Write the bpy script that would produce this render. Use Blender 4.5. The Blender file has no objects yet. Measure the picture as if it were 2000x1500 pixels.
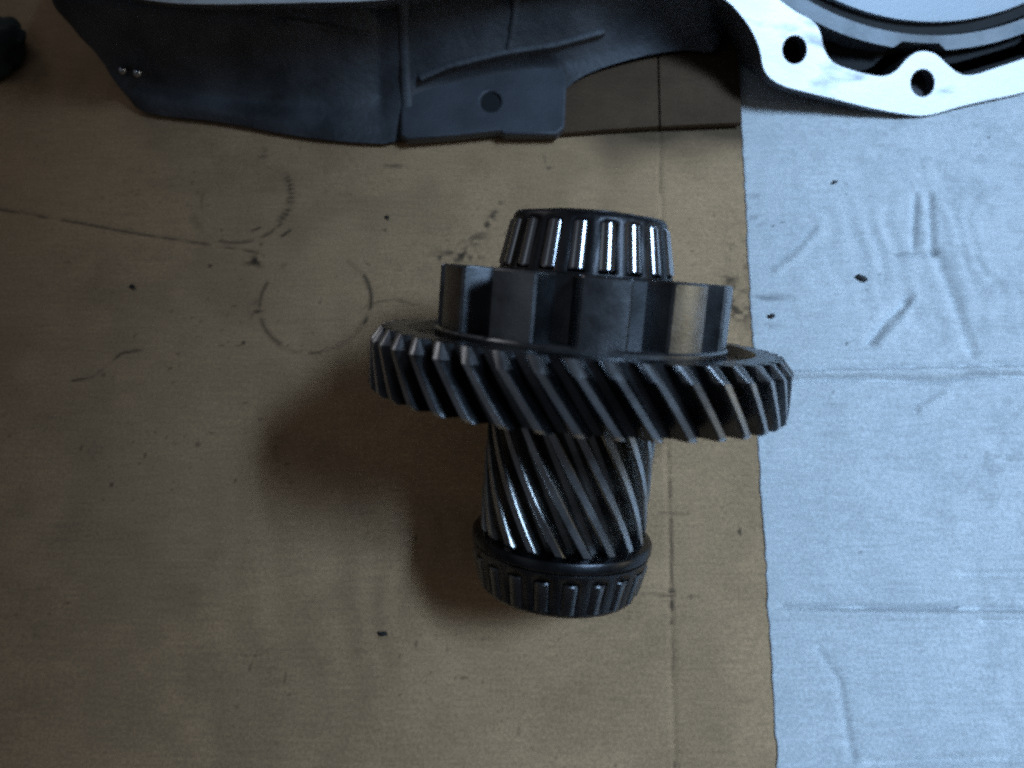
import bpy, bmesh, math, random
import numpy as np
from mathutils import Vector, Matrix
random.seed(7)
SC = bpy.context.scene
COL = SC.collection

# ------------------------------------------------------------------ camera
F, CX, CY = 1550.0, 1000.0, 750.0              # pixels of the 2000 x 1500 photograph
TILT, ROLL, Z0 = math.radians(8.5), math.radians(4.5), 0.29
A_c = Vector((math.sin(ROLL)*math.cos(TILT), math.cos(ROLL)*math.cos(TILT), math.sin(TILT)))   # shaft axis, camera frame
P_c = Vector(((1128-CX)/F*Z0, (CY-700)/F*Z0, -Z0))
S_BRG, R_BRG, S_RIM, R_RIM = -0.0878, 0.0293, -0.0128, 0.0743    # the two rings the gear lies on
incl = math.atan2(R_RIM-R_BRG, S_RIM-S_BRG)
E = math.radians(65.0)
for _ in range(50):                            # camera pitch at which the gear's axis rises by incl
    g = A_c.y*math.cos(E)+A_c.z*math.sin(E)-math.sin(incl)
    E += g/(A_c.y*math.sin(E)-A_c.z*math.cos(E))
RX, RY, RZ = Vector((1,0,0)), Vector((0,math.sin(E),math.cos(E))), Vector((0,-math.cos(E),math.sin(E)))
ROT = Matrix((RX,RY,RZ)).transposed()
A_w = ROT @ A_c
down = (Vector((0,0,-1)) - A_w*(-A_w.z)).normalized()
H = -((ROT @ (P_c+A_c*S_BRG)) + down*R_BRG).z  # lens height above the cardboard
CAMPOS = Vector((0,0,H))
cam_d = bpy.data.cameras.new('camera'); cam = bpy.data.objects.new('camera', cam_d); COL.objects.link(cam)
cam_d.sensor_width = 36.0; cam_d.lens = 36.0*F/2000.0; cam_d.clip_start = 0.005; cam_d.clip_end = 50
cam.matrix_world = Matrix.Translation(CAMPOS) @ ROT.to_4x4()
cam_d.dof.use_dof = True; cam_d.dof.focus_distance = 0.31; cam_d.dof.aperture_fstop = 9.0
SC.camera = cam

# ------------------------------------------------------------------ light
w = bpy.data.worlds.new('World'); SC.world = w; w.use_nodes = True
bg = w.node_tree.nodes['Background']; bg.inputs[0].default_value = (0.74,0.83,1.0,1); bg.inputs[1].default_value = 0.044
def lamp(name, pos, target, size, size_y, power, color, spread=180):
    d = bpy.data.lights.new(name, 'AREA'); d.shape = 'RECTANGLE'; d.size = size; d.size_y = size_y
    d.energy = power; d.color = color; d.spread = math.radians(spread)
    o = bpy.data.objects.new(name, d); COL.objects.link(o); o.location = pos
    o.rotation_euler = (Vector(target)-Vector(pos)).to_track_quat('-Z','Y').to_euler()
    return o
lamp('doorway_light', (1.10,0.01,1.09), (0.47,0.03,0.0), 0.90, 0.86, 2.95, (0.455,0.69,1.0), 23)
lamp('far_window_light', (-1.3,1.65,0.62), (0,0.05,0.05), 0.55, 0.40, 1.7, (0.95,0.96,1.0))
lamp('left_fill_light', (-1.1,-0.1,1.15), (0,0.05,0.05), 0.9, 0.6, 0.36, (0.75,0.88,1.0))  # unseen lamp added to brighten the tooth tips from upper left
lamp('warm_wall_lamp', (1.7,-0.08,0.36), (0.05,0.05,0.06), 0.30, 0.24, 1.4, (1.0,0.92,0.64))
SC.view_settings.view_transform = 'Standard'; SC.view_settings.look = 'None'
SC.view_settings.exposure = 0.0; SC.view_settings.gamma = 1.0
SC.cycles.use_denoising = False
SC.cycles.filter_width = 2.6
SC.cycles.max_bounces = 8

# ------------------------------------------------------------------ helpers
def ray(px, py): return ROT @ Vector(((px-CX)/F, (CY-py)/F, -1.0))
def gp(px, py, z=0.0):
    d = ray(px, py); return CAMPOS + d*((z-H)/d.z)
TH, PH = math.radians(8), math.radians(9)
FN = Vector((math.sin(TH)*math.cos(PH),-math.cos(TH)*math.sin(PH),math.cos(TH)*math.cos(PH))).normalized()  # casing flange: normal, camera frame
FNW = ROT @ FN
FD = -0.402
def fl(px, py, d=0.0):                         # point on the flange plane, d metres below its face
    r = Vector(((px-CX)/F, (CY-py)/F, -1.0)); c = r*((FD-d)/r.dot(FN))
    return CAMPOS + ROT @ c
def at(px, py, k, dtop=0.008, zg=0.002):      # k = 0 under the flange ... 1 on the ground
    a, b = fl(px, py, dtop), gp(px, py, zg); return a.lerp(b, k)

def tag(o, label=None, cat=None, group=None, kind=None):
    if label: o['label'] = label
    if cat: o['category'] = cat
    if group: o['group'] = group
    if kind: o['kind'] = kind
    return o
def empty(name, M):
    o = bpy.data.objects.new(name, None); COL.objects.link(o); o.matrix_world = M; o.empty_display_size = .01
    return o
def link(name, me, mat, parent=None, inv=None, smooth=None):
    o = bpy.data.objects.new(name, me); COL.objects.link(o)
    if mat is not None and not me.materials: me.materials.append(mat)
    if parent is not None:
        o.parent = parent
        if inv is not None: o.matrix_parent_inverse = inv
    return o
def from_bm(bm, name, angle=40):
    bmesh.ops.recalc_face_normals(bm, faces=bm.faces)
    me = bpy.data.meshes.new(name); bm.to_mesh(me); bm.free()
    me.polygons.foreach_set('use_smooth', [True]*len(me.polygons))
    me.set_sharp_from_angle(angle=math.radians(angle))
    return me
def lathe(prof, n=96, closed=False):           # prof: (radius, z) list
    bm = bmesh.new(); rows = []
    for r, z in prof:
        rows.append([bm.verts.new((r*math.cos(2*math.pi*k/n), r*math.sin(2*math.pi*k/n), z)) for k in range(n)])
    m = len(rows)
    for i in range(m if closed else m-1):
        a, b = rows[i], rows[(i+1) % m]
        for k in range(n):
            bm.faces.new((a[k], a[(k+1)%n], b[(k+1)%n], b[k]))
    return bm

# ------------------------------------------------------------------ materials
def mat_new(name):
    m = bpy.data.materials.new(name); m.use_nodes = True
    nt = m.node_tree; return m, nt, nt.nodes['Principled BSDF'], nt.nodes, nt.links
def noise(N, L, src, scale, detail=4, rough=.55):
    t = N.new('ShaderNodeTexNoise'); t.inputs['Scale'].default_value = scale; t.inputs['Detail'].default_value = detail
    t.inputs['Roughness'].default_value = rough; L.new(src, t.inputs['Vector']); return t
def ramp(N, L, fac, stops):
    r = N.new('ShaderNodeValToRGB'); e = r.color_ramp.elements
    e[0].position, e[0].color = stops[0][0], (*stops[0][1],1)
    e[1].position, e[1].color = stops[-1][0], (*stops[-1][1],1)
    for p, c in stops[1:-1]:
        q = e.new(p); q.color = (*c,1)
    L.new(fac, r.inputs[0]); return r
def steel(name, col, rough, metallic=1.0, var=.12, grime=.5, scale=90, bump=.1, lo=.3, hi=.62, stretch=None):
    m, nt, b, N, L = mat_new(name)
    tc = N.new('ShaderNodeTexCoord').outputs['Object']
    if stretch:
        mp = N.new('ShaderNodeMapping'); mp.inputs['Rotation'].default_value = (0,0,.5); mp.inputs['Scale'].default_value = stretch; L.new(tc, mp.inputs[0]); tc = mp.outputs[0]
    n1 = noise(N, L, tc, scale, 6); n2 = noise(N, L, tc, scale*9, 3)
    dark = tuple(c*(1-grime) for c in col)
    r = ramp(N, L, n1.outputs[0], [(lo,dark),(hi,col)])
    L.new(r.outputs[0], b.inputs['Base Color'])
    mr = N.new('ShaderNodeMapRange'); mr.inputs[3].default_value = rough-var; mr.inputs[4].default_value = rough+var
    L.new(n1.outputs[0], mr.inputs[0]); L.new(mr.outputs[0], b.inputs['Roughness'])
    bp = N.new('ShaderNodeBump'); bp.inputs['Strength'].default_value = bump; bp.inputs['Distance'].default_value = .0006
    L.new(n2.outputs[0], bp.inputs['Height']); L.new(bp.outputs[0], b.inputs['Normal'])
    b.inputs['Metallic'].default_value = metallic
    return m
M_GEAR = steel('oily_gear_steel', (.13,.13,.135), .34)
M_TIP = steel('worn_bright_steel', (.50,.50,.51), .38, grime=.3)
M_PINION = steel('polished_tooth_steel', (.34,.33,.315), .28)
M_PARK = steel('machined_ring_steel', (.30,.30,.31), .36)
M_SHADEROOT = steel('oily_shaded_lugs', (.15,.15,.155), .46)
M_DULL = steel('oily_roller_steel', (.2,.2,.205), .3, var=.06)
M_ROLLER = steel('roller_steel', (.56,.56,.58), .17, var=.04, grime=.15, bump=.02)
M_CAGE = steel('dark_cage_steel', (.085,.082,.085), .42)
M_RACE = steel('race_steel', (.07,.07,.075), .34)
M_CAST = steel('dirty_cast_alloy', (.10,.102,.112), .62, metallic=.25, grime=.65, scale=34, bump=.9)
M_TAB = steel('grey_cast_tab', (.095,.10,.115), .6, metallic=.3, grime=.3, scale=45, bump=.3)
M_FACE = steel('bright_machined_alloy', (.90,.91,.92), .5, metallic=.45, var=.1, grime=.7, scale=70, bump=.08, lo=.31, hi=.46, stretch=(.35,1,1))
M_BORE = steel('grey_bore_alloy', (.38,.42,.46), .5, metallic=.3, grime=.25, scale=60, bump=.15)
M_BLACK = steel('shade_black_alloy', (.010,.010,.011), .75, metallic=0, grime=.4, scale=40, bump=.4)  # deep shade in bore, groove and tab hole painted as near-black
M_CRUMB = steel('black_grease_dirt', (.012,.011,.010), .5, metallic=0, grime=.3, scale=400, bump=.4)
M_RAG = steel('dark_green_cloth', (.018,.026,.02), .9, metallic=0, grime=.5, scale=60, bump=.6)

def sheet_mat(name, c0, c1, dirt, rough, flute=0.0):  # dirt: colour of the dirt marks and of the casing's painted shade
    m, nt, b, N, L = mat_new(name)
    tc = N.new('ShaderNodeTexCoord').outputs['Object']
    n1 = noise(N, L, tc, 30, 6, .6); n2 = noise(N, L, tc, 900, 3, .7)
    mp = N.new('ShaderNodeMapping'); mp.inputs['Scale'].default_value = (60,700,60); L.new(tc, mp.inputs[0])
    n3 = noise(N, L, mp.outputs[0], 1.0, 3)
    r = ramp(N, L, n1.outputs[0], [(.3,c0),(.7,c1)])
    def mix(kind, fac, a, bb):
        x = N.new('ShaderNodeMix'); x.data_type = 'RGBA'; x.blend_type = kind
        if isinstance(fac, float): x.inputs[0].default_value = fac
        else: L.new(fac, x.inputs[0])
        L.new(a, x.inputs[6])
        if isinstance(bb, tuple): x.inputs[7].default_value = (*bb,1)
        else: L.new(bb, x.inputs[7])
        return x.outputs[2]
    g2 = ramp(N, L, n2.outputs[0], [(.3,(.62,.62,.62)),(.72,(1.22,1.2,1.17))])
    g3 = ramp(N, L, n3.outputs[0], [(.3,(.86,.86,.86)),(.7,(1.1,1.1,1.1))])
    o = mix('MULTIPLY', .8, r.outputs[0], g2.outputs[0]); o = mix('MULTIPLY', .7, o, g3.outputs[0])
    at_ = N.new('ShaderNodeAttribute'); at_.attribute_name = 'stain_shade'  # dirt marks; on the brown sheet also the casing's painted shade
    o = mix('MIX', at_.outputs['Fac'], o, dirt)
    L.new(o, b.inputs['Base Color']); b.inputs['Roughness'].default_value = rough
    b.inputs['Specular IOR Level'].default_value = .2
    bp = N.new('ShaderNodeBump'); bp.inputs['Strength'].default_value = .35; bp.inputs['Distance'].default_value = .0004
    L.new(n2.outputs[0], bp.inputs['Height']); L.new(bp.outputs[0], b.inputs['Normal'])
    return m
M_CARD = sheet_mat('brown_cardboard', (.49,.312,.174), (.59,.375,.21), (.022,.018,.014), .85)
M_SHADED = sheet_mat('shaded_oily_cardboard', (.075,.047,.027), (.13,.08,.047), (.02,.016,.012), .6)  # oily board; the casing's shade is painted into its dark colour
M_WHITE = sheet_mat('white_faced_board', (.66,.70,.73), (.75,.785,.81), (.10,.11,.13), .7)
M_FLOOR = steel('concrete', (.22,.21,.20), .85, metallic=0, grime=.3, scale=12, bump=.4)

# ------------------------------------------------------------------ setting: floor under the cardboard
bm = bmesh.new(); bmesh.ops.create_grid(bm, x_segments=2, y_segments=2, size=3.0)
fo = link('floor', from_bm(bm, 'floor'), M_FLOOR); fo.location = (0,0.3,-.012); tag(fo, 'grey concrete floor under the cardboard', kind='structure')

# ------------------------------------------------------------------ cardboard sheets
rng = np.random.default_rng(11)
def vnoise(x, y, cell, seed):
    g = np.random.default_rng(seed).random((256,256))
    u, v = x/cell+71.3, y/cell+37.7
    i, j = np.floor(u).astype(int), np.floor(v).astype(int); fu, fv = u-i, v-j
    fu = fu*fu*(3-2*fu); fv = fv*fv*(3-2*fv)
    G = lambda a, b: g[a % 256, b % 256]
    return (G(i,j)*(1-fu)+G(i+1,j)*fu)*(1-fv)+(G(i,j+1)*(1-fu)+G(i+1,j+1)*fu)*fv
def seg_dist(x, y, a, b):
    ax, ay, bx, by = a[0], a[1], b[0], b[1]; dx, dy = bx-ax, by-ay; q = dx*dx+dy*dy
    t = np.clip(((x-ax)*dx+(y-ay)*dy)/q, 0, 1)
    return np.hypot(x-ax-t*dx, y-ay-t*dy), t
def line_mark(x, y, pts, width, strength, seed, broken=.45, cell=.006):
    out = np.zeros_like(x)
    for p, q in zip(pts[:-1], pts[1:]):
        d, _ = seg_dist(x, y, gp(*p), gp(*q)); out = np.maximum(out, np.exp(-(d/width)**2))
    k = np.clip((vnoise(x, y, cell, seed)-broken)/.25, 0, 1)
    return strength*out*k
def spot(x, y, px, py, r, strength, seed, asp=1.0):
    c = gp(px, py); d = np.hypot(x-c[0], (y-c[1])*asp)+ (vnoise(x,y,.0015,seed)-.5)*r*1.3
    return strength*np.clip((r-d)/(.35*r), 0, 1)
def smudge(x, y, px, py, rx, ry, strength, seed, thr=.5):
    c = gp(px, py); d = np.hypot((x-c[0])/rx, (y-c[1])/ry)
    return strength*np.exp(-d*d)*np.clip((vnoise(x,y,.0022,seed)*.6+vnoise(x,y,.006,seed+1)*.4-thr)/.15, 0, 1)
def arc_mark(x, y, c, r, w, a0, a1, strength, seed, ticks=0, broken=.4):
    cw = gp(*c); d = np.hypot(x-cw[0], y-cw[1]); a = np.degrees(np.arctan2(y-cw[1], x-cw[0])) % 360
    a0 %= 360; a1 %= 360
    ins = ((a-a0) % 360) <= ((a1-a0) % 360)
    k = np.clip((vnoise(x, y, .005, seed)-broken)/.25, 0, 1)
    m = np.exp(-((d-r)/w)**2)*ins*k
    if ticks: m = m*(.35+.65*(np.sin(np.radians(a)*ticks) > .1))
    return strength*m
def grid_sheet(name, X, Y, Zs, stain_shade, thick, mat):
    ny, nx = X.shape; n = nx*ny
    co = np.stack([X,Y,Zs],-1).reshape(-1,3)
    idx = np.arange(n).reshape(ny,nx)
    q = np.stack([idx[:-1,:-1],idx[:-1,1:],idx[1:,1:],idx[1:,:-1]],-1).reshape(-1,4)
    bd = np.concatenate([idx[0,:-1],idx[:-1,-1],idx[-1,:0:-1],idx[:0:-1,0]])
    low = co[bd].copy(); low[:,2] = low[:,2]-thick; m = len(bd); li = n+np.arange(m)
    sk = np.stack([bd, li, np.roll(li,-1), np.roll(bd,-1)],-1)
    V = np.concatenate([co,low]); Q = np.concatenate([q,sk])
    me = bpy.data.meshes.new(name); me.vertices.add(len(V)); me.vertices.foreach_set('co', V.ravel())
    me.loops.add(Q.size); me.loops.foreach_set('vertex_index', Q.ravel().astype(np.int32))
    me.polygons.add(len(Q)); me.polygons.foreach_set('loop_start', np.arange(0,Q.size,4,dtype=np.int32))
    me.polygons.foreach_set('loop_total', np.full(len(Q),4,np.int32))
    sm = np.ones(len(Q),bool); sm[len(q):] = False; me.polygons.foreach_set('use_smooth', sm)
    me.update(); me.validate()
    a = me.attributes.new('stain_shade','FLOAT','POINT'); a.data.foreach_set('value', np.concatenate([stain_shade.ravel(), stain_shade.ravel()[bd]]).astype(np.float32))
    return link(name, me, mat)
def axis(lo, hi, step, far0, far1):
    core = np.arange(lo, hi, step)
    return np.concatenate([np.linspace(far0, lo, 14)[:-1], core, np.linspace(core[-1], far1, 14)[1:]])

xl, yb, yt = gp(0,0)[0], gp(1000,1500)[1], gp(1000,0)[1]
xs = axis(xl-.01, .20, .0009, xl-.25, .30); ys = axis(yb-.01, yt+.01, .0009, yb-.2, yt+.35)
X, Y = np.meshgrid(xs, ys)
e0, e1 = gp(1445,170), gp(1518,1500)
ew = lambda y: e0[0]+(y-e0[1])*(e1[0]-e0[0])/(e1[1]-e0[1])
ZC = (vnoise(X,Y,.09,1)-.5)*.0012 + (vnoise(X,Y,.03,2)-.5)*.0004 + (vnoise(X,Y,.007,3)-.5)*.00007
# fold scored near the right edge, the strip beyond it tips down a little
f0, f1 = gp(1290,300), gp(1319,1500)
fx = f0[0]+(Y-f0[1])*(f1[0]-f0[0])/(f1[1]-f0[1])
dx = X-fx
ZC += np.where(dx > 0, -.016*np.minimum(dx,.03), 0) - .0005*np.exp(-(dx/.0011)**2)
# scored line running in from the left edge
d, _ = seg_dist(X, Y, gp(-200,372), gp(500,490)); ZC -= .0005*np.exp(-(d/.001)**2)
# soft buckles in the lower left
q = np.clip((ew(Y)-X)/.03,0,1); ZC = ZC*q-.0005*(1-q)-np.clip((X-ew(Y)-.002)/.01,0,1)*.0045
c = gp(640,1120); env = np.exp(-(((X-c[0])/.05)**2+((Y-c[1])/.055)**2))
ZC += env*.00042*np.sin((X-c[0]+.25*(Y-c[1])+ (vnoise(X,Y,.03,9)-.5)*.02)/.0175*2*np.pi)
c = gp(700,330); ZC += .0009*np.exp(-(((X-c[0])/.03)**2+((Y-c[1])/.02)**2))
ST = np.zeros_like(X)
def add(m):
    global ST
    ST = np.maximum(ST, m)
add(line_mark(X,Y,[(-150,380),(0,407),(150,432),(260,452),(390,472),(500,490)], .0007, .85, 21, .22))
add(arc_mark(X,Y,(472,385), .0256, .0020, 200, 400, .26, 220, 0, .25)); add(arc_mark(X,Y,(614,588), .0264, .0016, 120, 420, .26, 221, 0, .3))
add(arc_mark(X,Y,(472,385), .0262, .0009, 250, 325, .7, 22, 0, .25))
add(arc_mark(X,Y,(472,385), .0246, .0022, 325, 395, .85, 23, 60, .05))
add(arc_mark(X,Y,(472,385), .0205, .0009, 245, 305, .8, 24, 0, .2))
add(arc_mark(X,Y,(472,385), .0205, .0009, 150, 215, .35, 25, 0, .4))
add(arc_mark(X,Y,(500,392), .0252, .0010, 280, 320, .85, 26, 0, .1))
add(arc_mark(X,Y,(614,588), .0268, .0009, 335, 395, .9, 27, 0, .1))
add(arc_mark(X,Y,(614,588), .0268, .0009, 235, 310, .65, 28, 0, .25))
add(arc_mark(X,Y,(614,588), .0262, .0009, 155, 240, .7, 29, 0, .25))
add(arc_mark(X,Y,(640,600), .0300, .0006, 50, 80, .6, 30, 0, .3))
add(arc_mark(X,Y,(760,668), .0230, .0006, 60, 130, .55, 31, 0, .3))
add(smudge(X,Y,500,508,.006,.0035,.95,40,.42)); add(spot(X,Y,407,515,.0014,.8,41)); add(spot(X,Y,258,560,.0014,.95,42))
add(smudge(X,Y,508,604,.005,.0055,.9,43,.46)); add(spot(X,Y,474,668,.0011,.85,44)); add(spot(X,Y,262,653,.0012,.8,45))
add(line_mark(X,Y,[(140,742),(180,735),(235,688),(275,681)], .0007, .8, 46, .35)); add(smudge(X,Y,187,738,.006,.003,.8,47,.5))
add(spot(X,Y,755,424,.0011,.95,48)); add(spot(X,Y,752,446,.0009,.7,49)); add(spot(X,Y,747,1237,.0011,.8,50))
add(line_mark(X,Y,[(740,1244),(748,1236),(762,1231)], .0005, .9, 51, .1))
add(line_mark(X,Y,[(860,500),(905,492),(925,470),(960,425),(975,395)], .0018, .85, 52, .42, .0025))
add(smudge(X,Y,895,496,.011,.004,.9,53,.47)); add(smudge(X,Y,930,455,.006,.010,.6,54,.52))
add(smudge(X,Y,1065,327,.0035,.0022,.95,55,.4)); add(line_mark(X,Y,[(1062,300),(1066,322)], .0007,.5,56,.2))
add(smudge(X,Y,770,322,.006,.0012,.6,57,.4)); add(smudge(X,Y,512,297,.004,.003,.8,58,.4))
add(smudge(X,Y,1440,590,.007,.016,.85,59,.5)); add(smudge(X,Y,1430,545,.004,.009,.8,60,.5))
add(smudge(X,Y,1455,500,.008,.02,.5,61,.55)); add(spot(X,Y,1447,1037,.0013,.75,62))
add(line_mark(X,Y,[(1308,880),(1312,1000),(1314,1200),(1319,1500)], .0006, .62, 63, .35, .008))
add(line_mark(X,Y,[(1312,1135),(1313,1215)], .0011, .9, 64, .3, .004)); add(smudge(X,Y,1313,1160,.002,.003,.9,65,.3))
add(line_mark(X,Y,[(1285,998),(1308,1001),(1345,1002)], .0006, .4, 66, .35)); add(line_mark(X,Y,[(1235,1158),(1310,1163),(1370,1165)], .0006, .7, 67, .4))
add(spot(X,Y,1350,1166,.001,.7,68)); add(line_mark(X,Y,[(1290,260),(1291,400)], .0007, .45, 69, .3))
add(spot(X,Y,215,946,.001,.6,70)); add(spot(X,Y,340,865,.0007,.5,71)); add(spot(X,Y,385,866,.0012,.5,72))
sp = np.clip((vnoise(X,Y,.0016,80)-.93)/.04,0,1)*np.clip((vnoise(X,Y,.03,81)-.45)/.2,0,1)
add(.55*sp)
ST = np.maximum(ST, .14*np.clip((vnoise(X,Y,.045,82)*.6+vnoise(X,Y,.013,83)*.4-.52)/.2,0,1))
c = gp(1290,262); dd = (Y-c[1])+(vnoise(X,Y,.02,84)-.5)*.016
add(.80*np.clip(1+dd/.03,0,1)**1.5*np.clip((X-gp(1080,260)[0])/.03,0,1))     # oily patch carrying the casing's soft shade, painted in and fading forward
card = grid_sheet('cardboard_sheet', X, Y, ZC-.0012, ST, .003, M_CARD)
tag(card, 'large brown cardboard sheet with oily ring prints, lying under the gear', 'cardboard')

# white faced board, its left edge a slightly ragged cut
e0, e1 = gp(1445,170), gp(1518,1500)
ew = lambda y: e0[0]+(y-e0[1])*(e1[0]-e0[0])/(e1[1]-e0[1])
us = np.concatenate([np.arange(0,.245,.0009), np.linspace(.25,.5,14)])
ys2 = ys
U, Y2 = np.meshgrid(us, ys2)
X2 = U+ew(Y2)+np.where(U < .004, ((vnoise(Y2*0,Y2,.004,90)-.5)*.0010+(vnoise(Y2*0,Y2,.02,91)-.5)*.0012)*(1-U/.004), 0)
ZW = -.0013+np.clip(U/.03,0,1)*.0010+np.clip(U/.04,0,1)*(vnoise(X2,Y2,.07,92)-.5)*.0014+(vnoise(X2,Y2,.006,94)-.5)*.00026+(vnoise(X2,Y2,.013,93)-.5)*.0006*np.clip(U/.03,.2,1)
c = gp(1800,480)
env = np.exp(-(((X2-c[0])/.055)**2+((Y2-c[1])/.045)**2))
ZW += env*.00065*np.sin((X2-c[0]+(vnoise(X2,Y2,.02,95)-.5)*.012)/.0105*2*np.pi)*(vnoise(X2,Y2,.03,96))
def fold(pts, width, depth):
    global ZW
    m = np.zeros_like(X2)
    for p, q in zip(pts[:-1], pts[1:]):
        d, _ = seg_dist(X2, Y2, gp(*p), gp(*q)); m = np.maximum(m, np.exp(-(d/width)**2))
    ZW -= 2.8*depth*m*np.clip(U/.02,0,1)
fold([(1540,722),(1700,716),(1850,712),(2100,708)], .0012, .0008)
fold([(1540,742),(1680,738),(1830,744),(1900,733),(2100,736)], .0012, .0008)
fold([(1520,730),(2100,723)], .0025, -.0007)
fold([(1700,665),(1735,620),(1770,590)], .0022, .0008)
fold([(1755,495),(1830,490)], .0012, .0007)
fold([(1790,380),(1785,480)], .0018, .0006); fold([(1818,380),(1822,490)], .002, .0007); fold([(1830,490),(1870,600),(1900,690)], .003, .0006)
fold([(1520,525),(1560,500),(1600,450)], .0022, -.0005); fold([(1720,670),(1760,630),(1790,580)], .0022, -.0005)
fold([(1500,1181),(1700,1186),(2100,1190)], .0011, .0010); fold([(1500,1197),(2100,1206)], .0022, -.0004)
fold([(1880,1122),(2100,1120)], .0014, .0006); fold([(1920,1212),(2100,1215)], .0012, .0005)
fold([(1700,1490),(2100,1478)], .0016, .0006); fold([(1800,800),(1850,770)], .002, -.0005)
fold([(1600,1270),(1640,1330),(1665,1480)], .0018, .0003)
SW = np.zeros_like(X2)
def addw(m):
    global SW
    SW = np.maximum(SW, m)
x, y = X2, Y2
addw(line_mark(x,y,[(1540,722),(1700,716),(1850,712),(2100,708)], .0006, .45, 101, .3)); addw(line_mark(x,y,[(1540,743),(1680,738),(1830,744),(1900,733),(2100,736)], .0006, .5, 102, .3))
addw(line_mark(x,y,[(1535,1181),(1700,1186),(2100,1190)], .0007, .5, 103, .2)); addw(line_mark(x,y,[(1740,494),(1820,490)], .0008, .55, 104, .3))
for i,(px,py,r,s) in enumerate([(1630,356,.0010,.95),(1655,358,.0007,.7),(1688,362,.0009,.7),(1654,377,.0007,.8),(1702,380,.0007,.5),(1590,353,.0008,.5),(1512,439,.0010,.9),(1528,433,.0008,.9),
        (1655,670,.0010,.7),(1627,765,.0010,.6),(1932,267,.0010,.7),(1607,726,.0012,.8),(1718,535,.0010,.9),(1694,565,.0010,.5),(1872,1186,.0009,.8),(1683,1078,.0011,.5),(1840,1000,.0009,.4)]):
    addw(spot(x,y,px,py,r,s,110+i,1.4))
addw(smudge(x,y,1482,428,.004,.0028,.75,131,.4)); addw(smudge(x,y,1480,405,.005,.002,.5,132,.45)); addw(smudge(x,y,1500,580,.012,.0018,.6,133,.42))
addw(smudge(x,y,1490,635,.006,.0014,.6,134,.4)); addw(smudge(x,y,1640,783,.006,.004,.3,135,.5)); addw(smudge(x,y,1475,380,.004,.0014,.4,136,.4))
for i in range(17):
    if i != 6: addw(spot(x,y,1672+i*20+rng.uniform(-4,4),893+rng.uniform(-4,4),.0012*rng.uniform(.8,1.5),.28*rng.uniform(.5,1.2),140+i,1.3))
for i in range(10): addw(spot(x,y,1925+rng.uniform(-5,70),905+rng.uniform(-18,18),.0022,.25,160+i,1.3))
addw(.13*np.clip((vnoise(x,y,.0035,170)*.55+vnoise(x,y,.011,171)*.45-.56)/.1,0,1)*np.clip(.3+(x-gp(1700,700)[0])/.06,.25,1))
wb = grid_sheet('white_board', X2, Y2, ZW, SW, .0006, M_WHITE)
tag(wb, 'creased white sheet with black specks along the right of the brown cardboard', 'sheet')

# two flaps of brown board under the casing, a slit between them
def plate(name, pts, thick, mat, parent=None, holes=(), bevel=.0, nseg=1):
    """pts: world points of one flat outline; holes: outlines; extruded by the vector thick"""
    bm = bmesh.new(); edges = []
    for loop in (pts, *holes):
        vs = [bm.verts.new(p) for p in loop]
        edges += [bm.edges.new((vs[i], vs[(i+1) % len(vs)])) for i in range(len(vs))]
    bmesh.ops.triangle_fill(bm, use_beauty=True, use_dissolve=False, edges=edges)
    r = bmesh.ops.extrude_face_region(bm, geom=bm.faces[:])
    bmesh.ops.translate(bm, verts=[v for v in r['geom'] if isinstance(v, bmesh.types.BMVert)], vec=thick)
    me = from_bm(bm, name, 35)
    return link(name, me, mat, parent)
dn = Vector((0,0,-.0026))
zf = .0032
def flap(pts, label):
    o = plate('cardboard_flap', [gp(px,py,zf) for px,py in pts], dn, M_SHADED)
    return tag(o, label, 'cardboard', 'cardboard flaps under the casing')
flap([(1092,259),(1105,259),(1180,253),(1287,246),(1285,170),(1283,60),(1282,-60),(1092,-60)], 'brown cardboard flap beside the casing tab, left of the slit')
flap([(1291,246),(1380,242),(1449,239),(1446,170),(1440,60),(1436,-60),(1286,-60),(1287,60),(1289,170)], 'brown cardboard flap right of the slit, touching the white sheet')

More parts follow.
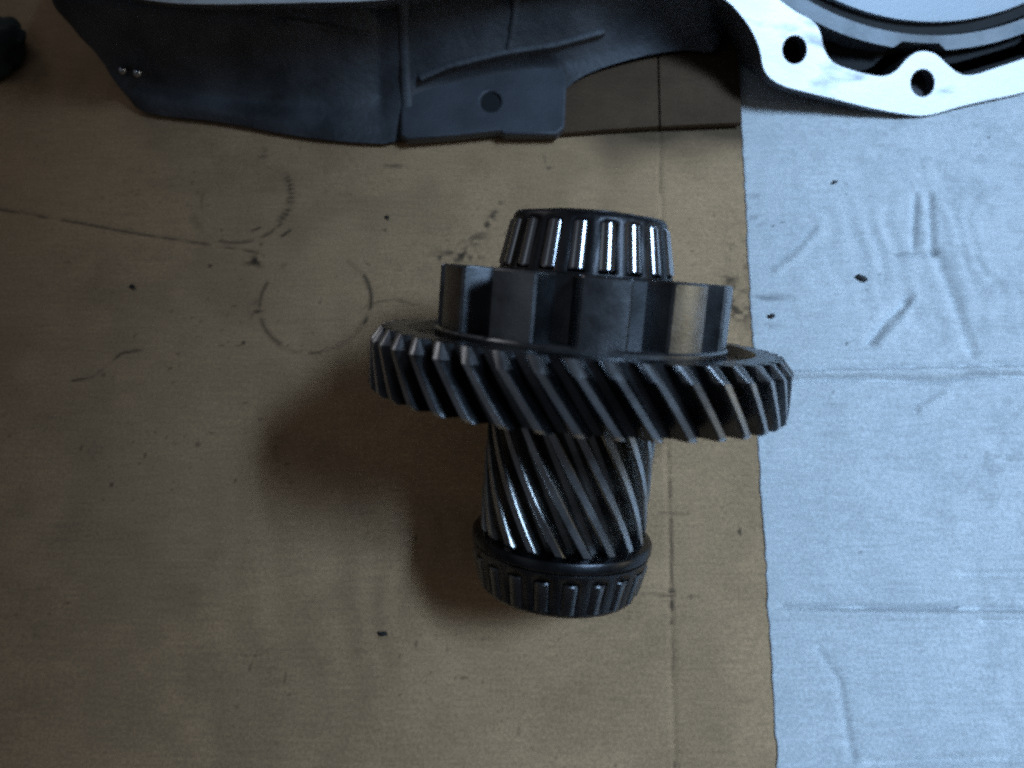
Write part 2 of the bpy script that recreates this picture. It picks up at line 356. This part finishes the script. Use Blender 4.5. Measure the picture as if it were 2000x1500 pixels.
# ------------------------------------------------------------------ gear lying on its side
N_c = Vector((0,0,1))-A_c*A_c.z; N_c.normalize()
zax = A_w; yax = -(ROT @ N_c); xax = yax.cross(zax)
base = CAMPOS + ROT @ (P_c+A_c*S_BRG)
MG = Matrix.Translation(base) @ Matrix((xax,yax,zax)).transposed().to_4x4()
gear = empty('transmission_gear', MG)
tag(gear, 'dark oily steel gear cluster with roller bearings lying on the brown cardboard', 'gear')
def L_(s): return s-S_BRG                      # axial position -> local z
def polar(r, phi): return (r*math.sin(phi), -r*math.cos(phi))   # phi = 0 faces the camera, grows to the right
def toothed(n, rt, rr, s0, s1, twist, ch_top, ch_bot, tip, mid, root, rin, layers=10, phase=0.0, rec=None, rch=None):
    """helical gear: s0 bottom, s1 top; twist in radians per metre; chamfers on the tooth ends"""
    bm = bmesh.new(); rows = []
    prof = []
    rm = rr+(rt-rr)*.5
    pitch = 2*math.pi/n
    for k in range(n):
        for a, r in ((-root,rr),(-(mid+root)/2-.01,rr+(rt-rr)*.2),(-mid,rm),(-(mid*.45+tip*.55),rr+(rt-rr)*.8),(-tip,rt-.00025),(-tip*.8,rt),(tip*.8,rt),(tip,rt-.00025),((mid*.45+tip*.55),rr+(rt-rr)*.8),(mid,rm),((mid+root)/2+.01,rr+(rt-rr)*.2),(root,rr)):
            prof.append((k*pitch+a*pitch/2, r))
    zs = [s0, s0+ch_bot]+[s0+ch_bot+(s1-s0-ch_bot-ch_top)*i/layers for i in range(1,layers)]+[s1-ch_top, s1]
    rmin_t = rt-ch_top if rch is None else rch
    for i, s in enumerate(zs):
        row = []
        for a, r in prof:
            if i == 0: r = min(r, rt-ch_bot)
            if i == len(zs)-1: r = min(r, rmin_t)
            x, y = polar(r, a+phase-(s-s1)*twist)
            row.append(bm.verts.new((x, y, L_(s))))
        rows.append(row)
    m = len(prof)
    for a, b in zip(rows[:-1], rows[1:]):
        for k in range(m): bm.faces.new((a[k], a[(k+1)%m], b[(k+1)%m], b[k]))
    def cap(row, s, steps):
        prev = row
        for r, ds in steps:
            cur = []
            for k in range(m):
                v = prev[k].co if prev is row else None
                ang = math.atan2(row[k].co.x, -row[k].co.y)
                x, y = polar(r, ang); cur.append(bm.verts.new((x, y, L_(s+ds))))
            for k in range(m): bm.faces.new((prev[k], prev[(k+1)%m], cur[(k+1)%m], cur[k]))
            prev = cur
    cap(rows[-1], s1, rec or [(rr-.001,0),(rin,0)])
    cap(rows[0], s0, [(rr-.001,0),(rin,0)])
    bm.faces.ensure_lookup_table(); m12 = m
    for i in range(len(rows)-1):
        for k in range(m12):
            q = k % 12
            if q == 5 or (i == len(rows)-2 and 2 <= q <= 8): bm.faces[i*m12+k].material_index = 1
    return from_bm(bm, 'gear', 32)
TW = .76/.0741
big = toothed(42, .0747, .0682, -.0140, .0076, TW, .0046, .0012, .265, .48, .72, .020, 10, math.radians(2.2),
              [(.0655,0),(.0620,.0002),(.0608,-.0030),(.0555,-.0042),(.040,-.0042)], .0712)
o = link('helical_gear', big, M_GEAR, gear); o.data.materials.append(M_TIP)
pin = toothed(20, .0310, .0258, -.0658, -.0132, .62/.031, .0010, .0012, .34, .52, .72, .012, 14, math.radians(8.3))
o = link('pinion_gear', pin, M_PINION, gear); o.data.materials.append(M_TIP)

# parking ring: eleven broad lugs with steep sides, standing on a low base flange
def parking():
    bm = bmesh.new(); rt, rr = .0517, .0420; rows = []
    prof = []
    for k in range(11):
        c = math.radians(3.2+360/11*k)
        for a, r in ((-12.6,rr),(-11.4,rr+.0012),(-8.9,rt-.0008),(-8.0,rt),(-4,rt+.0001),(0,rt+.0001),(4,rt+.0001),(8.0,rt),(8.9,rt-.0008),(11.4,rr+.0012),(12.6,rr),(16.36,rr-.0002)):
            prof.append((c+math.radians(a), r))
    for s, f in ((.001,lambda r:.0524),(.0080,lambda r:.0524),(.0088,lambda r:max(r,.0514)),(.0089,lambda r:r),(.0298,lambda r:r),(.0305,lambda r:r-.0007)):
        rows.append([bm.verts.new((*polar(f(r),a), L_(s))) for a, r in prof])
    m = len(prof)
    for r, s in ((.034,.0305),(.033,.0293),(.020,.0293)):
        rows.append([bm.verts.new((*polar(r,a), L_(s))) for a, _ in prof])
    for a, b in zip(rows[:-1], rows[1:]):
        for k in range(m): bm.faces.new((a[k], a[(k+1)%m], b[(k+1)%m], b[k]))
    bm.faces.ensure_lookup_table()
    for i in range(3, 5):
        for k in range(m):
            if k % 12 not in (2,3,4,5,6,7): bm.faces[i*m+k].material_index = 1     # oily sides and roots, recess shade painted into their darker colour
    return from_bm(bm, 'parking_ring', 25)
o = link('parking_gear', parking(), M_PARK, gear); o.data.materials.append(M_SHADEROOT)

def bearing(s_big, s_small, r_big, r_small, n, phase, rr0, lip_big, lip_small, label, bar=.42, mr=None):
    """tapered roller bearing between two axial stations; cage > rollers, race"""
    sg = 1 if s_small > s_big else -1
    Lh = abs(s_small-s_big)
    R = lambda u: r_big+(r_small-r_big)*u        # u = 0 big end, 1 small end
    S = lambda u: s_big+(s_small-s_big)*u
    u0, u1 = lip_big/Lh, 1-lip_small/Lh
    bm = bmesh.new()
    pit = 2*math.pi/n
    angs = []
    for k in range(n):
        for f in (-.5,-bar/2-.2,-.5+bar/2): pass
    # columns: per roller a window centred at k*pit, a bar between
    cols = []
    hw = (1-bar)/2
    for k in range(n):
        for f in (-hw, -hw/2, 0, hw/2, hw, hw+bar/2): cols.append(((k+f)*pit+phase, abs(f) < hw-1e-6))
    m = len(cols)
    us = [(-.012,-.0022),(0,-.0002),(.01,0),(u0,0),(u1,0),(.93,-.0001),(.985,-.0010),(1.0,-.0028),(1.0,-.0050)]
    rows = [[bm.verts.new((*polar(R(u)+d, a), L_(S(u)))) for a, _ in cols] for u, d in us]
    for i in range(len(rows)-1):
        for k in range(m):
            kk = (k+1) % m
            if i == 3 and (k % 6) in (0,1,2,3): continue      # the window
            bm.faces.new((rows[i][k], rows[i][kk], rows[i+1][kk], rows[i+1][k]))
    me = from_bm(bm, 'cage', 40)
    cg = link('roller_bearing', me, M_CAGE, gear)
    so = cg.modifiers.new('wall','SOLIDIFY'); so.thickness = .0009; so.offset = -1
    cg['label'] = label
    # rollers: tapered barrels sharing one mesh
    l0, l1 = u0+.012, u1-.012
    ra, rb = rr0, rr0*R(l1)/R(l0)
    Ln = math.hypot((l1-l0)*Lh, R(l1)-R(l0))
    e = .0005
    rbm = lathe([(.0004,0),(ra-e,0),(ra,e),(rb,Ln-e),(rb-e,Ln),(.0004,Ln)], 28)
    rme = from_bm(rbm, 'roller', 40)
    proud = .0007
    for k in range(n):
        a = k*pit+phase
        p0 = Vector((*polar(R(l0)-ra+proud, a), L_(S(l0)))); p1 = Vector((*polar(R(l1)-rb+proud, a), L_(S(l1))))
        o = link('roller', rme, mr or M_ROLLER, cg)
        o.matrix_local = Matrix.Translation(p0) @ (p1-p0).to_track_quat('Z','Y').to_matrix().to_4x4()
    # inner race behind the rollers
    q = rr0*1.75
    pr = [(R(0)-q-.004, L_(S(-.03))),(R(0)-q+.003, L_(S(-.03))),(R(0)-q+.003, L_(S(.04))),(R(.06)-q, L_(S(.06))),(R(.95)-q, L_(S(.95))),(R(.96)-q+.002, L_(S(.96))),(R(1)-q+.002, L_(S(1.0))),(R(1)-q-.004, L_(S(1.0))),(.012, L_(S(1.0))),(.012, L_(S(-.03)))]
    link('inner_race', from_bm(lathe(pr, 72, True), 'inner_race', 40), M_RACE, cg)
    return cg
bearing(.0305, .0513, .0311, .0269, 19, math.radians(-10.5), .0037, .0008, .0036, 'upper bearing with bright bare rollers')
bearing(-.0704, -.0878, .0333, .0292, 20, math.radians(4.0), .0036, .0028, .0022, 'lower bearing with dark rollers', mr=M_DULL)
# collar at the foot of the pinion: the shoulder of the lower bearing
pr = [(.020,L_(-.0652)),(.0318,L_(-.0652)),(.0334,L_(-.0659)),(.0338,L_(-.0666)),(.0338,L_(-.0692)),(.0333,L_(-.0698)),(.020,L_(-.0698))]
link('bearing_shoulder', from_bm(lathe(pr, 96, True), 'bearing_shoulder', 30), M_RACE, gear)
pr = [(.0165,L_(.0523)),(.0165,L_(-.0882)),(.0125,L_(-.0882)),(.0125,L_(.0523))]
link('hollow_shaft', from_bm(lathe(pr, 64, True), 'hollow_shaft', 30), M_GEAR, gear)

# ------------------------------------------------------------------ gearbox casing behind
cas = empty('gearbox_casing', Matrix.Translation(gp(700,260)))
tag(cas, 'dirty cast alloy gearbox casing with a bright machined bolt flange, behind the gear', 'casing')
INV = Matrix.Translation(-gp(700,260))
BC = (1818,-400)                               # bore centre on the flange face, photo pixels
def circ(R, a): return (BC[0]+R*math.sin(math.radians(a)), BC[1]+R*math.cos(math.radians(a)))   # a = 0 straight down
def smooth_loop(pts, n=3):
    """Catmull-Rom through a closed loop"""
    out = []; m = len(pts)
    for i in range(m):
        p0, p1, p2, p3 = (np.array(pts[(i+j-1) % m], float) for j in range(4))
        for k in range(n):
            t = k/n
            out.append(tuple(.5*((2*p1)+(-p0+p2)*t+(2*p0-5*p1+4*p2-p3)*t*t+(-p0+3*p1-3*p2+p3)*t**3)))
    return out
outer = [(1415,0),(1441,25),(1465,57),(1482,95),(1489,130),(1502,152),(1530,169),(1570,180),(1640,197),(1700,212),(1760,223),(1800,227),(1832,222),(1880,208),(1940,195),(2000,181)]
outer += [circ(606,22), circ(625,28), circ(606,34), circ(604,48), circ(625,56), circ(604,64), circ(604,78), circ(625,84), circ(604,92), circ(604,115), circ(604,140), circ(604,165)]
outer += [(1480,-900),(1180,-640),(900,-400),(520,-290),(160,-230),(30,-150),(130,-50),(235,-12),(310,4),(400,9),(500,8),(600,6),(750,0),(950,-30),(1200,-58),(1340,-48)]
inner = [(1525,0),(1556,22),(1588,40),(1603,62),(1612,98),(1629,121),(1660,134),(1700,145),(1728,147),(1750,137),(1770,115),(1788,102),(1808,99),(1830,106),(1852,126),(1875,143),(1902,145),(1950,130),(2000,113)]
inner += [circ(540,24), circ(503,28), circ(540,32), circ(540,50), circ(503,56), circ(540,60), circ(540,78), circ(503,84), circ(540,88), circ(540,115), circ(520,145), circ(505,170), circ(497,200), circ(497,230), circ(497,260), circ(497,290), circ(497,310), circ(497,319)]
lobe = [(180,-150),(330,-70),(480,-45),(680,-50),(950,-80),(1180,-110),(1210,-180),(1180,-330),(1000,-340),(700,-240),(400,-200)]
rad = lambda px, py, r: [(px+.86*r*math.cos(2*math.pi*k/28), py+r*math.sin(2*math.pi*k/28)) for k in range(28)]
bolts = [(1552,97,27),(1802,162,26.5)]+[(*circ(563,a),26) for a in (28,56,84)]
O = smooth_loop(outer, 4); I = smooth_loop(inner, 4); LB = smooth_loop(lobe, 4)
flg = plate('mounting_flange', [fl(*p) for p in O], -FNW*.007, M_FACE, cas, [[fl(*p) for p in I],[fl(*p) for p in LB]]+[[fl(*p) for p in rad(*b)] for b in bolts])
flg.matrix_parent_inverse = INV
flg.data.materials.append(M_CAST)
for p in flg.data.polygons:
    if p.normal.dot(FNW) < .9: p.material_index = 1
bv = flg.modifiers.new('edge','BEVEL'); bv.width = .0005; bv.segments = 2; bv.limit_method = 'ANGLE'; bv.angle_limit = math.radians(50)

def strip_loft(name, loops, mat, closed=True, angle=50):
    bm = bmesh.new(); rows = [[bm.verts.new(p) for p in l] for l in loops]; m = len(rows[0])
    for a, b in zip(rows[:-1], rows[1:]):
        for k in range(m if closed else m-1): bm.faces.new((a[k], a[(k+1)%m], b[(k+1)%m], b[k]))
    o = link(name, from_bm(bm, name, angle), mat, cas); o.matrix_parent_inverse = INV; return o
# bell wall under the flange (outer skin), tapering inwards
cen = Vector(fl(1640,-330)); 
def above(q, z=.0035): return q if q.z >= z else Vector((q.x, q.y, z))     # rests on the sheets, never through them
def inset(p, k, d): q = cen.lerp(p, k); return above(q - FNW*d)
OB = [p for p in O if True]
skin = []
def taper(px): return max(0.0, min(1.0, (px-1560)/200))       # the wall draws in faster on the right
for k, k2, d in ((.985,.985,.0071),(.965,.94,.016),(.945,.87,.032),(.93,.80,.050),(.90,.72,.066)):
    skin.append([inset(fl(*p), k+(k2-k)*taper(p[0]), d) for p in O])
strip_loft('bell_wall', skin, M_CAST)
# inner bore wall
c2 = Vector(fl(*BC))
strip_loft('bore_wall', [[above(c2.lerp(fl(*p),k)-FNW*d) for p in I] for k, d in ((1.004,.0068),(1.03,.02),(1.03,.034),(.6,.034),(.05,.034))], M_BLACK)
# ring with a notch, groove and disc inside the bore
def circle3(p, q, r):                          # centre of the circle through three points
    a, b = q-p, r-p; n = a.cross(b)
    return p+(n.cross(a)*b.length_squared+b.cross(n)*a.length_squared)/(2*n.length_squared)
def annulus(name, py0, py1, d0, d1, mat, drop=.006, notch=None):
    """ring about the bore axis; py0 / py1: where its inner and outer edge cross the boss line in the photograph"""
    bm = bmesh.new(); n = 240
    C0 = circle3(fl(1540,12,.009), fl(1808,98,.009), fl(1990,68,.009))+FNW*.009
    ax_x = (ROT @ Vector((math.cos(TH),0,-math.sin(TH)))).normalized(); ax_y = FNW.cross(ax_x)
    dist = lambda py, d: (fl(1808,py,d)+FNW*d-C0).length if py is not None else .02
    rows = []
    for py, d, dd in ((py1,d0,d0+drop),(py1,d0,d0),(py0,d1,d1),(py0,d1,d1+drop)):
        row = []; r = dist(py, d)
        for i in range(n):
            a = 2*math.pi*i/n; ad = (math.degrees(a)+180) % 360-180
            rr = r-notch[2] if notch and py == py1 and notch[0] < ad < notch[1] else r
            row.append(bm.verts.new(above(C0+(ax_x*math.sin(a)-ax_y*math.cos(a))*rr-FNW*dd, .003)))
        rows.append(row)
    for a, b in zip(rows[:-1], rows[1:]):
        for i in range(n): bm.faces.new((a[i], a[(i+1)%n], b[(i+1)%n], b[i]))
    o = link(name, from_bm(bm, name, 30), mat, cas); o.matrix_parent_inverse = INV; return o
annulus('bore_ring', 69, 98, .009, .008, M_BORE, .014, (-4,6,.0036))
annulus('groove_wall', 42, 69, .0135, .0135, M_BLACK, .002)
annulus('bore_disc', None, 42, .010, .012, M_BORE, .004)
# main body: cast wall between flange and floor, with ledge, bead and recess
colm = [
 [(-40,-70,.0),(45,28,.30),(122,84,.55),(180,124,.72),(200,156,.84),(222,186,.98)],
 [(235,-14,.02),(240,50,.34),(250,115,.62),(262,165,.80),(272,195,.82),(278,226,.99)],
 [(390,2,.03),(390,80,.36),(382,150,.70),(378,186,.84),(388,210,.82),(400,232,1)],
 [(500,2,.03),(495,85,.37),(482,165,.74),(476,196,.86),(488,225,.83),(500,251,1)],
 [(600,0,.03),(595,90,.38),(580,176,.76),(572,206,.87),(585,240,.84),(600,270,1)],
 [(690,-4,.03),(690,90,.39),(690,186,.78),(690,212,.88),(692,248,.87),(705,280,1)],
 [(738,-8,.06),(740,90,.50),(742,190,.88),(744,215,.93),(746,250,.96),(752,281,1)],
 [(778,-12,.03),(779,60,.34),(781,150,.62),(784,178,.72),(788,225,.86),(792,271,1)],
 [(800,-13,.03),(800,60,.32),(802,140,.58),(806,166,.70),(806,190,.88),(806,250,.99)],
 [(870,-22,.03),(873,50,.30),(880,128,.54),(884,150,.72),(885,170,.92),(888,245,.99)],
 [(980,-38,.03),(985,35,.26),(992,103,.48),(995,124,.68),(1000,145,.92),(1003,236,.99)],
 [(1082,-52,.03),(1082,28,.25),(1082,90,.47),(1083,114,.66),(1085,138,.93),(1086,215,.985)],
 [(1100,-54,.03),(1100,25,.24),(1098,82,.46),(1100,108,.62),(1104,130,.72),(1108,152,.80)],
 [(1230,-62,.03),(1230,0,.26),(1228,50,.48),(1234,78,.62),(1240,96,.72),(1250,108,.80)],
 [(1340,-60,.03),(1345,-5,.26),(1345,40,.46),(1350,62,.60),(1355,78,.70),(1365,90,.78)],
 [(1420,-20,.04),(1418,20,.2),(1412,60,.38),(1415,85,.5),(1420,105,.6),(1432,125,.68)],
]
bm = bmesh.new(); rows = [[bm.verts.new(at(*p)) for p in c_] for c_ in colm]
for a, b in zip(rows[:-1], rows[1:]):
    for k in range(5): bm.faces.new((a[k], a[k+1], b[k+1], b[k]))
cl = bm.edges.layers.float.new('crease_edge')
for i in range(6, len(rows)-1):
    e_ = bm.edges.get((rows[i][2], rows[i+1][2])); e_[cl] = .75
for i in (6, 7):
    for k in range(5): bm.edges.get((rows[i][k], rows[i][k+1]))[cl] = .6
for i in range(5): bm.edges.get((rows[i][3], rows[i+1][3]))[cl] = .4
# return walls to the back so the body has depth
back_t = [bm.verts.new(c_[0].co+Vector((0,.12,-.005))) for c_ in rows]; back_b = [bm.verts.new(Vector((c_[5].co.x, c_[5].co.y+.16, .004))) for c_ in rows]
for i in range(len(rows)-1):
    bm.faces.new((rows[i][0], rows[i+1][0], back_t[i+1], back_t[i])); bm.faces.new((back_t[i], back_t[i+1], back_b[i+1], back_b[i]))
for i in (0,-1):
    bm.faces.new((*rows[i], back_b[i], back_t[i]))
body = link('casing_body', from_bm(bm, 'casing_body', 70), M_CAST, cas); body.matrix_parent_inverse = INV
sb = body.modifiers.new('smooth','SUBSURF'); sb.levels = 3; sb.render_levels = 3; 
# ribs cast onto the wall
def rib(pts, w, h):
    bm = bmesh.new(); rows = []
    for (px, py, k), (qx, qy, _) in zip(pts, pts[1:]+[(2*pts[-1][0]-pts[-2][0], 2*pts[-1][1]-pts[-2][1], 0)]):
        l = math.hypot(qx-px, qy-py) or 1; nx, ny = (qy-py)/l, -(qx-px)/l
        rows.append([bm.verts.new(at(px+nx*w*f, py+ny*w*f, k-g)) for f, g in ((-1,-.06),(-.75,h*.6),(-.4,h),(.4,h),(.75,h*.6),(1,-.06))])
    for a, b in zip(rows[:-1], rows[1:]):
        for k in range(5): bm.faces.new((a[k], a[k+1], b[k+1], b[k]))
    o = link('rib', from_bm(bm, 'rib', 80), M_CAST, cas); o.matrix_parent_inverse = INV
rib([(786,-14,.04),(787,20,.17),(788,60,.33),(790,110,.50),(792,150,.62),(794,185,.75),(796,225,.88),(798,262,.97)], 13, .05)
rib([(560,40,.20),(640,52,.24),(720,64,.34)], 9, .04)
rib([(1010,-30,.06),(1005,20,.22),(998,70,.38),(993,98,.47)], 9, .035)
rib([(820,152,.61),(880,126,.53),(985,101,.475),(1085,86,.46),(1180,60,.44)], 9, .035)
# mounting tab with its hole
zt = .0075
tabp = [(782,140),(782,262),(796,271),(880,264),(978,254),(986,261),(1088,261),(1103,247),(1107,150),(1090,112),(1000,95),(900,95)]
hole = [(958+20*math.cos(2*math.pi*k/24), 198+20*math.sin(2*math.pi*k/24)) for k in range(24)]
tabo = plate('mounting_tab', [gp(*p,zt) for p in tabp], Vector((0,.001,-.0065)), M_TAB, cas, [[gp(*p,zt) for p in hole]])
tabo.matrix_parent_inverse = INV
bv = tabo.modifiers.new('edge','BEVEL'); bv.width = .0012; bv.segments = 3; bv.limit_method = 'ANGLE'; bv.angle_limit = math.radians(50)
bh = plate('hole_shade', [gp(958+24*math.cos(2*math.pi*k/24), 199+24*math.sin(2*math.pi*k/24), .0062) for k in range(24)], Vector((0,0,-.002)), M_BLACK, cas)  # black disc painted in for the shade inside the tab hole
bh.matrix_parent_inverse = INV
# two small shiny pins added to give glints at the left end
for px, py, r in ((240,137,.0022),(269,142,.0024)):
    p = at(px,py,.60)
    o = link('glint_pin', from_bm(lathe([(.0001,r*1.6),(r*.6,r*1.45),(r*.95,r),(r,0),(r,-r*4)], 20), 'glint_pin', 40), M_ROLLER, cas)
    o.matrix_parent_inverse = INV; o.matrix_world = Matrix.Translation(p) @ (CAMPOS-p).to_track_quat('Z','Y').to_matrix().to_4x4()

# ------------------------------------------------------------------ loose bits
def crumb(px, py, r, label, z=.0, seed=0, asp=1.6):
    rr = random.Random(seed); bm = bmesh.new(); bmesh.ops.create_icosphere(bm, subdivisions=2, radius=r)
    for v in bm.verts:
        v.co *= rr.uniform(.75,1.15); v.co.x *= asp; v.co.z *= .55
    o = link('dirt_crumb', from_bm(bm, 'dirt_crumb', 60), M_CRUMB); o.location = gp(px,py,z)+Vector((0,0,r*.35)); o.rotation_euler.z = rr.uniform(-.7,.7)
    return tag(o, label, 'crumb', 'dirt crumbs on the sheets')
crumb(1682,543,.0016,'largest black dirt crumb, alone in the middle of the white sheet', -.0001, 1, 1.9)
crumb(1507,617,.0012,'black dirt crumb on the white sheet close beside the gear', -.0001, 2, 1.3)
crumb(258,560,.0011,'black dirt crumb on the brown cardboard left of the ring prints', -.0010, 3, 1.2)
crumb(755,424,.0009,'tiny dark crumb on the cardboard just left of the upper bearing', -.0010, 4, 1.1)
crumb(747,1238,.0009,'thin curved dark crumb on the cardboard below left of the gear', -.0010, 5, 2.6)
crumb(1630,356,.0009,'small black crumb on the white sheet below the bright flange', -.0001, 6, 1.7)
# dark rag at the left edge
bm = bmesh.new(); bmesh.ops.create_icosphere(bm, subdivisions=4, radius=1.0)
from mathutils import noise as mn
for v in bm.verts:
    k = 1+.35*mn.noise(v.co*1.7)+.18*mn.noise(v.co*4.1)
    v.co = Vector((v.co.x*k*.022, v.co.y*k*.020, max(v.co.z,-.5)*k*.010))
rag = link('rag', from_bm(bm, 'rag', 70), M_RAG); rag.location = gp(-22,95,.004)
tag(rag, 'dark greenish rag in the shade at the far left edge of the cardboard', 'rag')
print('pitch', math.degrees(E), 'lens height', H, 'incl', math.degrees(incl))
